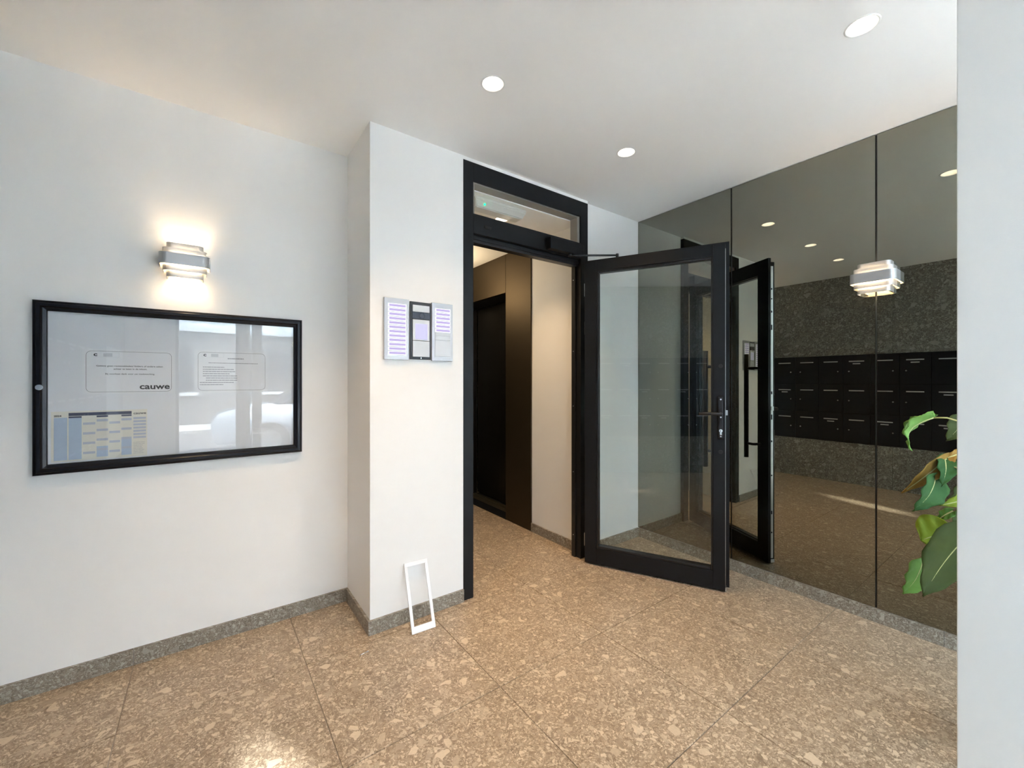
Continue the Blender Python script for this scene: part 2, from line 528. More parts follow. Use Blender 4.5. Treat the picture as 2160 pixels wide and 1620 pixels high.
# corridor beyond the door
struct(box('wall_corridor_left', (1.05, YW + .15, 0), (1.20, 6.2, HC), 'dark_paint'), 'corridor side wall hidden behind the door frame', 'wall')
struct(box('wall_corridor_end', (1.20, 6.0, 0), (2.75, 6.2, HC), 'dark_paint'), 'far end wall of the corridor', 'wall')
struct(box('wall_corridor_right', (XL + .005, 2.20, 0), (2.60, 2.756, HC), 'wall_paint'), 'beige lit corridor wall between doorway and bronze lift cladding', 'wall')
struct(box('wall_corridor_lift', (2.60, 2.20, 0), (2.75, 6.0, HC), 'wall_paint'), 'corridor wall behind the lift', 'wall')
struct(box('wall_corridor_far', (XL + .005, 4.30, 0), (2.60, 6.0, HC), 'wall_paint'), 'corridor wall beyond the lift', 'wall')

# ------------------------------------------------------------------ skirtings, laid in lengths
def skirting(name, p0, p1, out, label, joints, h=SK, t=.012):
    """run from p0 to p1 along a wall; out = unit vector away from the wall; joints = positions along the run"""
    p0, p1 = Vector((*p0, 0)), Vector((*p1, 0))
    root = empty(name, p0); struct(root, label, 'skirting')
    d = (p1 - p0); Ln = d.length; d.normalize(); o_ = Vector((*out, 0))
    js = [0.0] + sorted(j for j in joints if .02 < j < Ln - .02) + [Ln]
    for a, b in zip(js, js[1:]):
        c0 = d * (a + .0008); c1 = d * (b - .0008) + o_ * t
        lo = [min(c0[i], c1[i]) for i in range(3)]; hi = [max(c0[i], c1[i]) for i in range(3)]
        lo[2], hi[2] = .0005, h
        box('skirting_tile', lo, hi, 'stone_skirting', root)
skirting('baseboard_back', (-.729, YW), (XC, YW), (0, -1), 'grey stone skirting along the notice case wall', [TX0 - PITCH + .729, TX0 + .729])
skirting('baseboard_column_side', (XC, YW - .012), (XC, YC), (-1, 0), 'grey stone skirting on the shaded side of the white pier', [])
skirting('baseboard_column', (XC - .012, YC), (XF0, YC), (0, -1), 'grey stone skirting under the intercom beside the door frame', [])
skirting('baseboard_door', (XF1, YR), (XM - .006, YR), (0, -1), 'stone skirting seen through the open glass door', [])
skirting('baseboard_right', (2.889, YR - .012), (2.889, -1.2), (-1, 0), 'stone skirting running under the dark mirror', [.50, 1.13, 1.76], t=.024)
skirting('baseboard_corridor', (XL + .005, 2.205), (XL + .005, 2.756), (-1, 0), 'stone skirting under the beige corridor wall', [])

# ------------------------------------------------------------------ smoked mirror, three tall panels
for (y0, y1, lab) in ((1.3935, YR - .003, 'narrow-looking dark mirror panel behind the open glass door'),
                      (.6365, 1.3845, 'tall smoked mirror panel reflecting mailboxes, between two seams'),
                      (-.125, .6275, 'smoked mirror panel behind the green plant leaves')):
    p = empty('mirror_panel', (XM, (y0 + y1) / 2, SK))
    tag(p, lab, 'mirror', 'smoked mirror panels')
    box('glass_sheet', (0, -(y1 - y0) / 2, .002), (.004, (y1 - y0) / 2, 2.596 - SK), 'smoked_mirror', p)
    box('backing', (.004, -(y1 - y0) / 2 - .0035, .002), (.0160, (y1 - y0) / 2 + .0035, 2.596 - SK), 'mirror_edge', p)

# ------------------------------------------------------------------ black door frame with transom light
fr = empty('trim_1', (XF0, YC, 0))
struct(fr, 'tall black metal door frame with narrow transom window on top', 'door frame')
def fbox(name, lo, hi, mat, bevel=.0015, parent=fr):
    return box(name, (lo[0] - XF0, lo[1] - YC, lo[2]), (hi[0] - XF0, hi[1] - YC, hi[2]), mat, parent, bevel)
YB = 2.20
fbox('jamb', (XF0, YC, 0), (1.2735, YB, 2.580), 'black_metal')
fbox('jamb', (2.172, YC, 0), (XF1, YB, 2.580), 'black_metal')
fbox('head', (1.2735, YC, 2.470), (2.172, YB, 2.580), 'black_metal')
fbox('transom_bar', (1.2735, YC, 2.163), (2.172, YB, 2.278), 'black_metal')
fbox('door_stop', (1.2735, YC + .028, 2.118), (2.172, YB, 2.163), 'black_bead')
fbox('seal', (1.2735, YC + .022, 2.135), (2.172, YC + .028, 2.150), 'rubber', 0)
fbox('door_stop', (2.160, YC + .045, 0), (2.172, YB, 2.118), 'black_bead')
# taupe glazing beads behind the transom pane
fbox('glazing_bead', (1.2735, YC + .012, 2.462), (2.172, YB, 2.470), 'taupe_reveal', 0)
fbox('glazing_bead', (1.2735, YC + .012, 2.278), (2.172, YB, 2.284), 'taupe_reveal', 0)
fbox('glazing_bead', (1.2735, YC + .012, 2.284), (1.287, YB, 2.462), 'taupe_reveal', 0)
fbox('glazing_bead', (2.149, YC + .012, 2.284), (2.172, YB, 2.462), 'taupe_reveal', 0)
fbox('transom_pane', (1.275, YC + .006, 2.279), (2.171, YC + .011, 2.469), 'transom_glass', 0)
fbox('cover_cap', (1.352, YC - .004, 2.205), (1.398, YC, 2.222), 'black_bead', .001)
for z in (2.02, 1.50, 1.10, .62, .16):
    cyl('frame_screw', (2.170 - XF0 - .0105, .062, z), (2.170 - XF0 - .0118, .062, z), .0035, 'steel', fr, seg=10)

# ------------------------------------------------------------------ the open glass door
DW, DZ0, DZ1 = .880, .012, 2.120
dx, dy = math.cos(R(-64)), math.sin(R(-64))
door = empty('door_1', (2.528 - dx * DW, 1.259 - dy * DW, 0), (0, 0, R(-64)))
struct(door, 'black framed glass door standing open with lever handle', 'door')
GX0, GX1, GZ0, GZ1 = .094, .801, .136, 2.034
TH, FL = .048, .070     # core depth, overall depth with the overlapping flange on the far side
box('stile', (0, 0, DZ0), (GX0 - .012, TH, DZ1), 'black_metal', door, .0012)
box('stile', (GX1 + .012, 0, DZ0), (DW, TH, DZ1), 'black_metal', door, .0012)
box('rail', (GX0 - .012, 0, DZ0), (GX1 + .012, TH, GZ0 - .016), 'black_metal', door, .0012)
box('rail', (GX0 - .012, 0, GZ1 + .014), (GX1 + .012, TH, DZ1), 'black_metal', door, .0012)
# glazing beads, slightly recessed on the near side
box('glazing_bead', (GX0 - .012, .008, GZ0 - .016), (GX0, TH, GZ1 + .014), 'black_bead', door, .002)
box('glazing_bead', (GX1, .008, GZ0 - .016), (GX1 + .012, TH, GZ1 + .014), 'black_bead', door, .002)
box('glazing_bead', (GX0, .004, GZ0 - .016), (GX1, TH, GZ0), 'black_bead', door, .004)
box('glazing_bead', (GX0, .008, GZ1), (GX1, TH, GZ1 + .014), 'black_bead', door, .002)
box('pane', (GX0 - .004, .026, GZ0 - .004), (GX1 + .004, .032, GZ1 + .004), 'door_glass', door)
# overlapping flange on the far side
box('flange', (-.012, TH, DZ0 + .004), (GX0 - .004, FL, DZ1 + .020), 'black_metal', door, .001)
box('flange', (GX1 + .004, TH, DZ0 + .004), (DW + .022, FL, DZ1 + .020), 'black_metal', door, .001)
box('flange', (GX0 - .004, TH, DZ0 + .004), (GX1 + .004, FL, GZ0 - .006), 'black_metal', door, .001)
box('flange', (GX0 - .004, TH, GZ1 + .005), (GX1 + .004, FL, DZ1 + .020), 'black_metal', door, .001)
# lock face plate on the free edge
fp = box('lock_face_plate', (DW, .012, .040), (DW + .0022, .036, DZ1 - .030), 'steel', door)
for z, hz in ((1.93, .006), (1.86, .004), (1.77, .007), (1.66, .018), (1.20, .010), (1.03, .018), (.86, .006), (.62, .005), (.36, .012), (.22, .005)):
    box('slot', (.0005, -.005, z - hz - .040), (.0018, .005, z + hz - .040), 'dark_hole', fp)
box('latch', (DW + .002, .016, 1.075), (DW + .013, .034, 1.105), 'steel', door, .001)
box('corner_cap', (DW - .002, .004, DZ0 - .003), (DW + .006, .040, DZ0 + .020), 'steel', door, .001)
# lever set on the near face
lv = empty('lever_set', (.856, 0, 1.06)); lv.parent = door
box('backplate', (-.018, -.009, -.128), (.016, 0, .128), 'black_bead', lv, .008, 3)
tube('lever', [(0, -.006, .026), (0, -.045, .026), (-.010, -.052, .026), (-.060, -.054, .026), (-.118, -.050, .023)], .0098, 'black_bead', lv, 12)
for z in (.112, .004): cyl('plate_screw', (0, -.0085, z), (0, -.0105, z), .0045, 'chrome', lv, 12)
cyl('plate_screw', (0, -.0085, -.113), (0, -.0105, -.113), .0045, 'chrome', lv, 12)
cyl('lock_cylinder', (0, -.009, -.078), (0, -.0125, -.078), .0095, 'chrome', lv, 18)
box('lock_cylinder_tail', (-.0055, -.0122, -.104), (.0055, -.009, -.080), 'chrome', lv, .002)
box('key_slot', (-.001, -.0130, -.084), (.001, -.0124, -.073), 'dark_hole', lv)
cyl('cover_cap', (.855, -.002, 1.375), (.855, -.0045, 1.375), .0125, 'black_bead', door, 24)
cyl('cover_cap', (.855, -.002, .852), (.855, -.0045, .852), .0125, 'black_bead', door, 24)
# long pull bar on the far face
pb = empty('pull_bar', (.765, FL, 1.105)); pb.parent = door
tube('bar', [(0, .058, -.372), (0, .058, .372)], .0155, 'black_metal', pb, 14)
for z in (-.27, .27):
    tube('standoff', [(0, .058, z), (.062, .058, z), (.068, .052, z), (.068, 0, z)], .0095, 'black_metal', pb, 10)
# hinges towards the jamb
for z in (1.93, 1.66, .16):
    hg = empty('hinge', (-.006, FL - .012, z)); hg.parent = door
    cyl('knuckle', (0, 0, -.05), (0, 0, .05), .009, 'black_bead', hg, 14)
    cyl('hinge_pin', (0, 0, .05), (0, 0, .056), .006, 'steel', hg, 10)
    box('hinge_leaf', (-.0055, -.034, -.045), (-.0025, -.004, .045), 'steel' if z != 1.66 else 'black_bead', hg)

# door closer on the transom bar
dcl = empty('door_closer', (1.99, YC, 2.168)); tag(dcl, 'black overhead door closer with rod arm on the transom bar', 'door closer')
box('closer_body', (-.150, -.052, .0), (.165, -.0005, .078), 'black_metal', dcl, .004)
cyl('spindle', (.045, -.030, -.018), (.045, -.030, .001), .014, 'black_bead', dcl, 18)
ax, ay = 2.142 + dx * .22 - 1.99 + .03, 2.050 + dy * .22 - YC + .014
tube('arm', [(.040, -.030, -.012), (.075, -.045, -.010), (ax, ay, -.022)], .007, 'black_bead', dcl, 8)
cyl('arm_joint', (ax, ay, -.046), (ax, ay, -.012), .010, 'black_bead', dcl, 14)

# ------------------------------------------------------------------ corridor: lift, lights
lift = empty('lift_entrance', (XL, 3.129, 0)); tag(lift, 'lift entrance in dark bronze cladding with black doors, seen through the doorway', 'lift')
def lbox(name, lo, hi, mat, bevel=.001):
    return box(name, (lo[0] - XL, lo[1] - 3.129, lo[2]), (hi[0] - XL, hi[1] - 3.129, hi[2]), mat, lift, bevel)
lbox('cladding_panel', (XL - .006, 2.759, .004), (XL + .030, 3.127, HC - .002), 'bronze_cladding')
lbox('cladding_panel', (XL - .006, 3.1305, 2.100), (XL + .030, 4.060, HC - .002), 'bronze_cladding')
lbox('cladding_panel', (XL - .006, 4.0635, .004), (XL + .030, 4.300, HC - .002), 'bronze_cladding')
lbox('recess_lining', (XL + .030, 3.095, .004), (2.490, 3.127, 2.100), 'lift_door_metal')
lbox('recess_lining', (XL + .030, 4.0635, .004), (2.490, 4.100, 2.100), 'lift_door_metal')
lbox('recess_lining', (XL + .030, 3.095, 2.100), (2.490, 4.100, 2.130), 'lift_door_metal')
lbox('sliding_door', (2.490, 3.120, .012), (2.512, 3.600, 2.098), 'lift_door_metal', .002)
lbox('sliding_door', (2.505, 3.585, .012), (2.527, 4.070, 2.098), 'lift_door_metal', .002)
lbox('threshold', (XL, 3.127, -.002), (2.345, 4.0635, .004), 'mailbox_black', 0)
lbox('sill_rail', (2.345, 3.127, .0), (2.408, 4.0635, .007), 'sill_metal')
lbox('sill_rail', (2.416, 3.127, .0), (2.440, 4.0635, .007), 'sill_metal')
lbox('sill_rail', (2.450, 3.300, .0), (2.468, 4.0635, .007), 'sill_metal')
lbox('sill_base', (2.345, 3.127, -.004), (2.530, 4.0635, .001), 'dark_hole', 0)

em = empty('emergency_light', (1.565, 2.30, HC)); tag(em, 'white emergency light box with green LED behind the transom pane', 'emergency light')
bm = bmesh.new()
w0, w1 = .205, .185
prof = [(-.062, 0), (.062, 0), (.062, -.022), (.040, -.060), (-.040, -.060), (-.062, -.022)]
ra = [bm.verts.new((-w0 if z > -.03 else -w1, y, z)) for y, z in prof]
rb = [bm.verts.new((w0 if z > -.03 else w1, y, z)) for y, z in prof]
for k in range(6): bm.faces.new((ra[k], ra[(k + 1) % 6], rb[(k + 1) % 6], rb[k]))
bm.faces.new(ra); bm.faces.new(rb[::-1])
bmesh.ops.recalc_face_normals(bm, faces=list(bm.faces))
bmesh.ops.bevel(bm, geom=list(bm.edges), offset=.006, segments=2, affect='EDGES')
obj('housing', bm, 'emergency_plastic', em)
bm = bmesh.new(); bmesh.ops.create_uvsphere(bm, u_segments=12, v_segments=8, radius=.006)
obj('status_led', bm, 'green_led', em, (-.130, -.054, -.040), smooth=True)

# ------------------------------------------------------------------ downlights
def downlight(x, y, z, label, power, cat='downlight', group='recessed downlights', col=WARM, size=96, blend=1.0):
    t = empty('downlight', (x, y, z)); tag(t, label, cat, group)
    lathe('trim_ring', [(R_DL - .001, .004), (R_DL - .001, -.0015), (R_DL + .004, -.003), (R_DL + .007, 0.0)], 'downlight_white', t, 40)
    lathe('reflector', [(R_DL - .0012, .0), (R_DL - .004, .012), (.034, .040), (.030, .048)], 'downlight_white', t, 40)
    bm = bmesh.new(); bmesh.ops.create_circle(bm, cap_ends=True, segments=32, radius=.033)
    for v in bm.verts: v.co.z = .043
    obj('lamp_face', bm, 'downlight_glow', t)
    ld = bpy.data.lights.new('downlight_beam', 'SPOT')
    ld.energy = power; ld.color = col; ld.spot_size = R(size); ld.spot_blend = blend; ld.shadow_soft_size = .028
    lo = bpy.data.objects.new('downlight_beam', ld); C.objects.link(lo); lo.parent = t; lo.location = (0, 0, -.006)
    return t
DLP = 36
dl_labels = ['round recessed ceiling downlight in front of the white pier, left one of the visible three',
             'round recessed ceiling downlight in front of the doorway, farthest of the visible three',
             'round recessed ceiling downlight at the upper right, nearest of the visible three',
             'recessed downlight beside the mailbox wall, seen only in the mirror']
for (x, y), lab in zip(DL, dl_labels):
    downlight(x, y, H, lab, DLP * (2.0 if x < .5 else 1.0))
downlight(1.722, 2.47, HC, 'recessed corridor downlight showing at the lower edge of the transom', 46, group='corridor downlights')

cl = empty('added_corridor_lamp', (1.72, 3.50, HC)); tag(cl, 'added opal globe lamp, unseen, hung to light the corridor ceiling', 'lamp')  # added out of view to brighten the corridor ceiling
lathe('canopy', [(.0, -.001), (.05, -.001), (.045, -.020), (.0, -.022)], 'downlight_white', cl, 28)
cyl('cord', (0, 0, -.02), (0, 0, -.19), .004, 'black_bead', cl, 8)
bm = bmesh.new(); bmesh.ops.create_uvsphere(bm, u_segments=28, v_segments=18, radius=.11)
obj('globe', bm, 'added_lamp_glow', cl, (0, 0, -.295), smooth=True)

# ------------------------------------------------------------------ wall lamps: three nested U-shaped shells
def wall_lamp(loc, rotz, label):
    t = empty('wall_lamp', loc, (0, 0, rotz)); tag(t, label, 'wall lamp', 'stepped metal wall lamps')
    # local: wall plane at y=0, lamp grows towards -y, width along x
    def shell(w, d, z0, z1, r, name):
        pts = [(-w / 2, 0)]
        for k in range(9):
            a = math.pi + k / 8 * math.pi / 2
            pts.append((-w / 2 + r + r * math.cos(a), -d + r + r * math.sin(a)))
        for k in range(9):
            a = 1.5 * math.pi + k / 8 * math.pi / 2
            pts.append((w / 2 - r + r * math.cos(a), -d + r + r * math.sin(a)))
        pts.append((w / 2, 0))
        bm = bmesh.new()
        lo = [bm.verts.new((x, y, z0)) for x, y in pts]; hi = [bm.verts.new((x, y, z1)) for x, y in pts]
        for k in range(len(pts) - 1): bm.faces.new((lo[k], lo[k + 1], hi[k + 1], hi[k]))
        bm.normal_update()
        o = obj(name, bm, 'lamp_satin', t)
        o.data.materials.append(MATS['lamp_inside'])
        md = o.modifiers.new('thickness', 'SOLIDIFY'); md.thickness = .0022; md.offset = -1; md.material_offset = 1; md.material_offset_rim = 0
        return o
    shell(.190, .100, -.026, .026, .030, 'band')
    for sg in (1, -1):
        a_, b_ = sorted((sg * .022, sg * .052)); shell(.164, .085, a_, b_, .026, 'band')
        a_, b_ = sorted((sg * .049, sg * .079)); shell(.138, .070, a_, b_, .022, 'band')
    box('wall_plate', (-.050, -.010, -.060), (.050, -.0005, .060), 'lamp_satin', t, .003)
    for s in (-1, 1):
        box('bracket', (s * .050 - .0015, -.066, -.070), (s * .050 + .0015, -.002, .070), 'lamp_inside', t)
    cyl('bulb', (0, -.030, -.040), (0, -.030, .040), .009, 'bulb_glow', t, 16)
    ld = bpy.data.lights.new('lamp_light', 'POINT'); ld.energy = 4.2; ld.color = WARM_LAMP; ld.shadow_soft_size = .022
    for sz in (0,):
        l = bpy.data.objects.new('lamp_light', ld); C.objects.link(l); l.parent = t; l.location = (0, -.050, sz * .058)
    return t
wall_lamp((-.082, YW, 1.845), 0, 'stepped silver wall lamp glowing above the notice case')
wall_lamp((XM, .630, 1.826), R(-90), 'stepped pale wall lamp mounted on the mirror seam')

# ------------------------------------------------------------------ notice case
cx0, cx1, cz0, cz1 = -.571, .419, .898, 1.616
case = empty('notice_case', ((cx0 + cx1) / 2, YW, cz0)); tag(case, 'wide black framed glass notice case on the white wall', 'notice case')
ox = (cx0 + cx1) / 2
W2, HH = (cx1 - cx0) / 2, cz1 - cz0
prof = [(0, 0), (0, -.026), (.002, -.030), (.009, -.032), (.011, -.036), (.013, -.040), (.024, -.041), (.027, -.037), (.030, -.034), (.040, -.030), (.042, -.026), (.042, -.018)]
def corner(i, ins):
    x = (-W2 + ins, W2 - ins, W2 - ins, -W2 + ins)[i]
    z = (ins, ins, HH - ins, HH - ins)[i]
    return x, z
for i, nm in enumerate(('bottom', 'right', 'top', 'left')):
    j = (i + 1) % 4
    bm = bmesh.new()
    A_ = []; B_ = []
    for ins, y in prof:
        x, z = corner(i, ins); A_.append(bm.verts.new((x, y, z)))
        x, z = corner(j, ins); B_.append(bm.verts.new((x, y, z)))
    for k in range(len(prof) - 1): bm.faces.new((A_[k], A_[k + 1], B_[k + 1], B_[k]))
    bmesh.ops.recalc_face_normals(bm, faces=list(bm.faces))
    o = obj('frame_bar', bm, 'case_black', case)
    bmn = o.data
box('back_board', (-W2 + .004, -.004, .004), (W2 - .004, -.0005, HH - .004), 'case_board', case)
box('glass_pane', (-W2 + .040, -.024, .040), (W2 - .040, -.020, HH - .040), 'case_glass', case)
cyl('lock', (-.548 - ox, -.040, 1.259 - cz0), (-.548 - ox, -.047, 1.259 - cz0), .011, 'chrome', case, 20)

# sheets inside the case
def rounded_outline(name, x0, x1, z0, z1, r, y, mat, parent, w=.0011):
    out, inn = [], []
    for cx_, cz_, a0 in ((x1 - r, z1 - r, 0), (x0 + r, z1 - r, 90), (x0 + r, z0 + r, 180), (x1 - r, z0 + r, 270)):
        for k in range(7):
            a = R(a0 + 15 * k)
            out.append((cx_ + r * math.cos(a), cz_ + r * math.sin(a)))
            inn.append((cx_ + (r - w) * math.cos(a), cz_ + (r - w) * math.sin(a)))
    bm = bmesh.new()
    vo = [bm.verts.new((x, y, z)) for x, z in out]; vi = [bm.verts.new((x, y, z)) for x, z in inn]
    n = len(vo)
    for k in range(n): bm.faces.new((vo[k], vo[(k + 1) % n], vi[(k + 1) % n], vi[k]))
    return obj(name, bm, mat, parent)

YS = -.0046   # sheet face, in front of the board
def logo_box(s, x, z):
    rounded_outline('logo_box', x, x + .088, z, z + .020, .001, YS - .0012, 'print_pale', s, .0007)
    lettering('logo_letter', 'c', .022, x + .006, z + .004, YS - .0012, 'print_black', s, bold=.0007, xscale=1.25)
    quad_xz('address_block', x + .037, x + .066, z + .002, z + .017, YS - .0008, 'print_pale', s)

s1 = empty('notice_sheet', (-.277, YW - .0042, 1.226)); tag(s1, 'landscape paper notice in a clear sleeve, larger of the two upper sheets', 'notice', 'sheets in the notice case')
YS = -.0004
quad_xz('sleeve', -.155, .155, 0, .200, 0, 'plastic_sleeve', s1)
quad_xz('paper_sheet', -.149, .149, .005, .195, -.0004, 'paper', s1)
rounded_outline('border_line', -.143, .143, .010, .190, .018, YS - .0012, 'print_black', s1, .0010)
logo_box(s1, -.126, .164)
lettering('printed_line', 'Gelieve geen reclamebladen/ folders of andere zaken', .0098, 0, .122, YS - .0012, 'print_black', s1, .00012, 'CENTER', width=.222)
lettering('printed_line', 'achter te laten in de inkom.', .0098, 0, .109, YS - .0012, 'print_black', s1, .00012, 'CENTER', width=.112)
lettering('printed_line', 'Bij voorbaat dank voor uw medewerking.', .0096, 0, .087, YS - .0012, 'print_black', s1, .00006, 'CENTER', width=.165)
lettering('brand_lettering', 'cauwe', .036, .0295, .022, YS - .0012, 'print_black', s1, .0009, width=.106)

s2 = empty('notice_sheet', (.106, YW - .0042, 1.226)); tag(s2, 'paper sheet of small printed text in a clear sleeve, right of the larger notice', 'notice', 'sheets in the notice case')
quad_xz('sleeve', -.155, .155, 0, .212, 0, 'plastic_sleeve', s2)
quad_xz('paper_sheet', -.147, .147, .006, .206, -.0004, 'paper', s2)
rounded_outline('border_line', -.141, .141, .012, .200, .018, YS - .0012, 'print_black', s2, .0010)
logo_box(s2, -.126, .176)
def text_bar(s, x0, x1, z, h, mat):
    """an unreadable printed line: short word-length strokes"""
    bm = bmesh.new(); x = x0
    while x < x1 - .003:
        w = random.uniform(.004, .019); e = min(x + w, x1)
        v = [bm.verts.new(p) for p in ((x, YS - .0012, z), (e, YS - .0012, z), (e, YS - .0012, z + h), (x, YS - .0012, z + h))]
        bm.faces.new(v); x = e + .0013
    o = obj('printed_line', bm, mat, s); o['kind'] = 'stuff'
text_bar(s2, -.022, .046, .168, .0055, 'print_grey')
text_bar(s2, -.100, .112, .146, .0035, 'print_grey')
for k, (a, b) in enumerate(((-.122, -.036), (-.122, .006), (-.122, .010), (-.122, -.014), (-.122, .018), (-.110, .022), (-.110, .018), (-.134, .004), (-.134, -.040))):
    text_bar(s2, a, b, .125 - k * .0108, .0040, 'print_grey')

cal = empty('calendar_sheet', (-.372, YW - .0042, .944)); tag(cal, 'blue and cream year calendar in the lower left of the case', 'calendar')
quad_xz('paper_sheet', -.151, .151, 0, .212, -.0004, 'calendar_cream', cal)
quad_xz('title_band', -.100, .098, .192, .205, YS - .0008, 'calendar_navy', cal)
lettering('year_lettering', '2024', .010, -.143, .190, YS - .0012, 'print_black', cal, .0004, width=.022)
lettering('brand_lettering', 'cauwe', .015, .104, .190, YS - .0012, 'print_black', cal, .0003, width=.043)
cols = [(-.143, -.104, 1), (-.100, -.061, 1), (-.057, -.019, 0), (-.015, .021, 0), (.025, .060, 0), (.064, .098, 0)]
for k, (a, b, full) in enumerate(cols):
    mc = quad_xz('month_column', a, b, .006, .186, YS - .0006, 'calendar_blue' if full else 'calendar_cream', cal)
    mcx, mcy, mcz = mc.location
    if k in (1, 3, 5): quad_xz('month_header', a - mcx, b - mcx, .177, .184, -.0006, 'calendar_navy', mc)
    if not full:
        for q in range(4):
            z = .026 + q * .042 + (k % 2) * .012
            if z < .172: quad_xz('week_band', a - mcx, b - mcx, z - .006, z + .004, -.0006, 'calendar_band', mc)
        if k in (3, 5): quad_xz('week_band', a - mcx, b - mcx, .004, .050 if k == 3 else .078, -.0004, 'calendar_blue', mc)
for q in range(7): quad_xz('side_note', .104, .147, .168 - q * .0145, .177 - q * .0145, YS - .0008, 'calendar_band', cal)
for q in range(8): text_bar(cal, .104, .104 + random.uniform(.03, .043), .062 - q * .007, .0016, 'print_grey')

# ------------------------------------------------------------------ intercom
ic = empty('intercom', (.930, YC, 1.395)); tag(ic, 'three part door intercom with lit name plates on the white pier', 'intercom')
def ibox(name, lo, hi, mat, parent=ic, bevel=.0008):
    return box(name, lo, hi, mat, parent, bevel)
iz = .322
def plate_panel(x0, x1, n_lit, label_rows, blank):
    p = empty('name_panel', (x0, 0, 0)); p.parent = ic
    w = x1 - x0
    ibox('panel_frame', (0, -.016, .001), (w, -.001, iz), 'panel_silver', p, .0015)
    ibox('opening', (.016, -.0168, .020), (w - .014, -.0158, iz - .026), 'panel_plate', p, 0)
    top = iz - .030
    rh = label_rows
    for k in range(n_lit):
        z1 = top - k * rh; z0 = z1 - rh + .0035
        pl = ibox('name_plate', (.0185, -.0195, z0), (w - .0165, -.0166, z1), 'plate_lit', p, .0006)
        px, py, pz = pl.location
        hw = (w - .035) / 2
        ibox('name_strip', (-hw + .006, -.0021, .0040), (hw - .004, -.0016, rh - .0070), 'plate_lilac', pl, 0)
    for (z0, z1) in blank:
        ibox('blank_plate', (.0185, -.0190, z0), (w - .0165, -.0166, z1), 'panel_plate', p, .0006)
plate_panel(.733 - .930, .866 - .930, 12, .0225, [])
plate_panel(.998 - .930, 1.127 - .930, 6, .0225, [(.140, .156), (.117, .137), (.026, .114)])
mid = empty('camera_unit', (.874 - .930, 0, .004)); mid.parent = ic
ibox('bezel', (0, -.012, .002), (.120, -.001, .312), 'bezel_black', mid, .0015)
ibox('speaker_plate', (.013, -.0165, .258), (.110, -.012, .294), 'panel_plate', mid)
for q in range(3): ibox('speaker_hole', (.026 + q * .006, -.0168, .263), (.0275 + q * .006, -.0164, .2645), 'dark_hole', mid, 0)
ibox('camera_window', (.010, -.0145, .220), (.112, -.012, .256), 'camera_lens', mid)
cyl('lens', (.067, -.0145, .238), (.067, -.0165, .238), .0125, 'camera_lens', mid, 24)
cyl('lens_ring', (.067, -.0143, .238), (.067, -.0155, .238), .0155, 'bezel_black', mid, 24)
rd = ibox('reader_plate', (.013, -.0165, .104), (.110, -.012, .216), 'panel_plate', mid)
ibox('reader_screen', (-.034, -.0031, .006), (.036, -.0022, .090), 'reader_lit', rd, 0)
ibox('blank_plate', (.013, -.0165, .016), (.110, -.012, .101), 'panel_plate', mid)
cyl('fixing_screw', (.062, -.012, .009), (.062, -.0135, .009), .0035, 'chrome', mid, 12)

# the unit's loose cover frame, leaning on the pier
cf = empty('cover_frame', (.8985, 1.986, .0005), (R(-21.3), 0, R(-3)))
tag(cf, 'slim white rectangular cover frame leaning against the pier', 'frame')
box('bottom_bar', (-.064, -.004, 0), (.064, .004, .032), 'frame_white', cf, .001)
box('top_bar', (-.064, -.004, .317), (.064, .004, .338), 'frame_white', cf, .001)
box('side_bar', (-.064, -.004, .032), (-.048, .004, .317), 'frame_white', cf, .001)
box('side_bar', (.048, -.004, .032), (.064, .004, .317), 'frame_white', cf, .001)

# loose screw on the floor
sw = empty('screw', (.596, 1.985, .0035), (0, 0, R(8))); tag(sw, 'small silver screw lying on the floor near the pier', 'screw')
cyl('shank', (-.022, 0, 0), (.016, 0, 0), .0024, 'chrome', sw, 10)
cyl('screw_head', (.016, 0, 0), (.020, 0, 0), .0024, 'chrome', sw, 12, r1=.0042)

# ------------------------------------------------------------------ mailboxes
mb = empty('mailbox_bank', (XB, YW - .002, MZ0)); tag(mb, 'black bank of mailboxes in three rows, reflected in the mirror', 'mailboxes')
NC, PW = 10, .2635
rowh = (MZ1 - MZ0) / 3
box('carcass', (-.017, -NC * PW, 0), (-.002, 0, MZ1 - MZ0), 'mailbox_black', mb)
def shared(name, w, h, t, mat, bev=.0015):
    bm = bmesh.new(); bbox(bm, (0, -w / 2, -h / 2), (t, w / 2, h / 2))
    if bev: bmesh.ops.bevel(bm, geom=list(bm.edges), offset=bev, segments=1, affect='EDGES')
    bmesh.ops.recalc_face_normals(bm, faces=list(bm.faces))
    me = bpy.data.meshes.new(name); bm.to_mesh(me); bm.free(); me.materials.append(MATS[mat]); return me
me_door = shared('mailbox_door', PW - .004, rowh - .004, .010, 'mailbox_black')
me_bar = shared('grip_bar', .150, .013, .006, 'mailbox_label', .001)
me_name = shared('name_card', .074, .013, .002, 'mailbox_label', 0)
bm = bmesh.new(); bmesh.ops.create_cone(bm, cap_ends=True, segments=14, radius1=.0085, radius2=.0075, depth=.006)
for v in bm.verts: v.co = Vector((v.co.z + .003, v.co.x, v.co.y))
me_lock = bpy.data.meshes.new('lock'); bm.to_mesh(me_lock); bm.free(); me_lock.materials.append(MATS['steel'])
named = {(0, 1), (5, 0), (6, 1), (3, 0), (2, 2), (7, 2), (4, 2), (8, 1), (6, 2)}
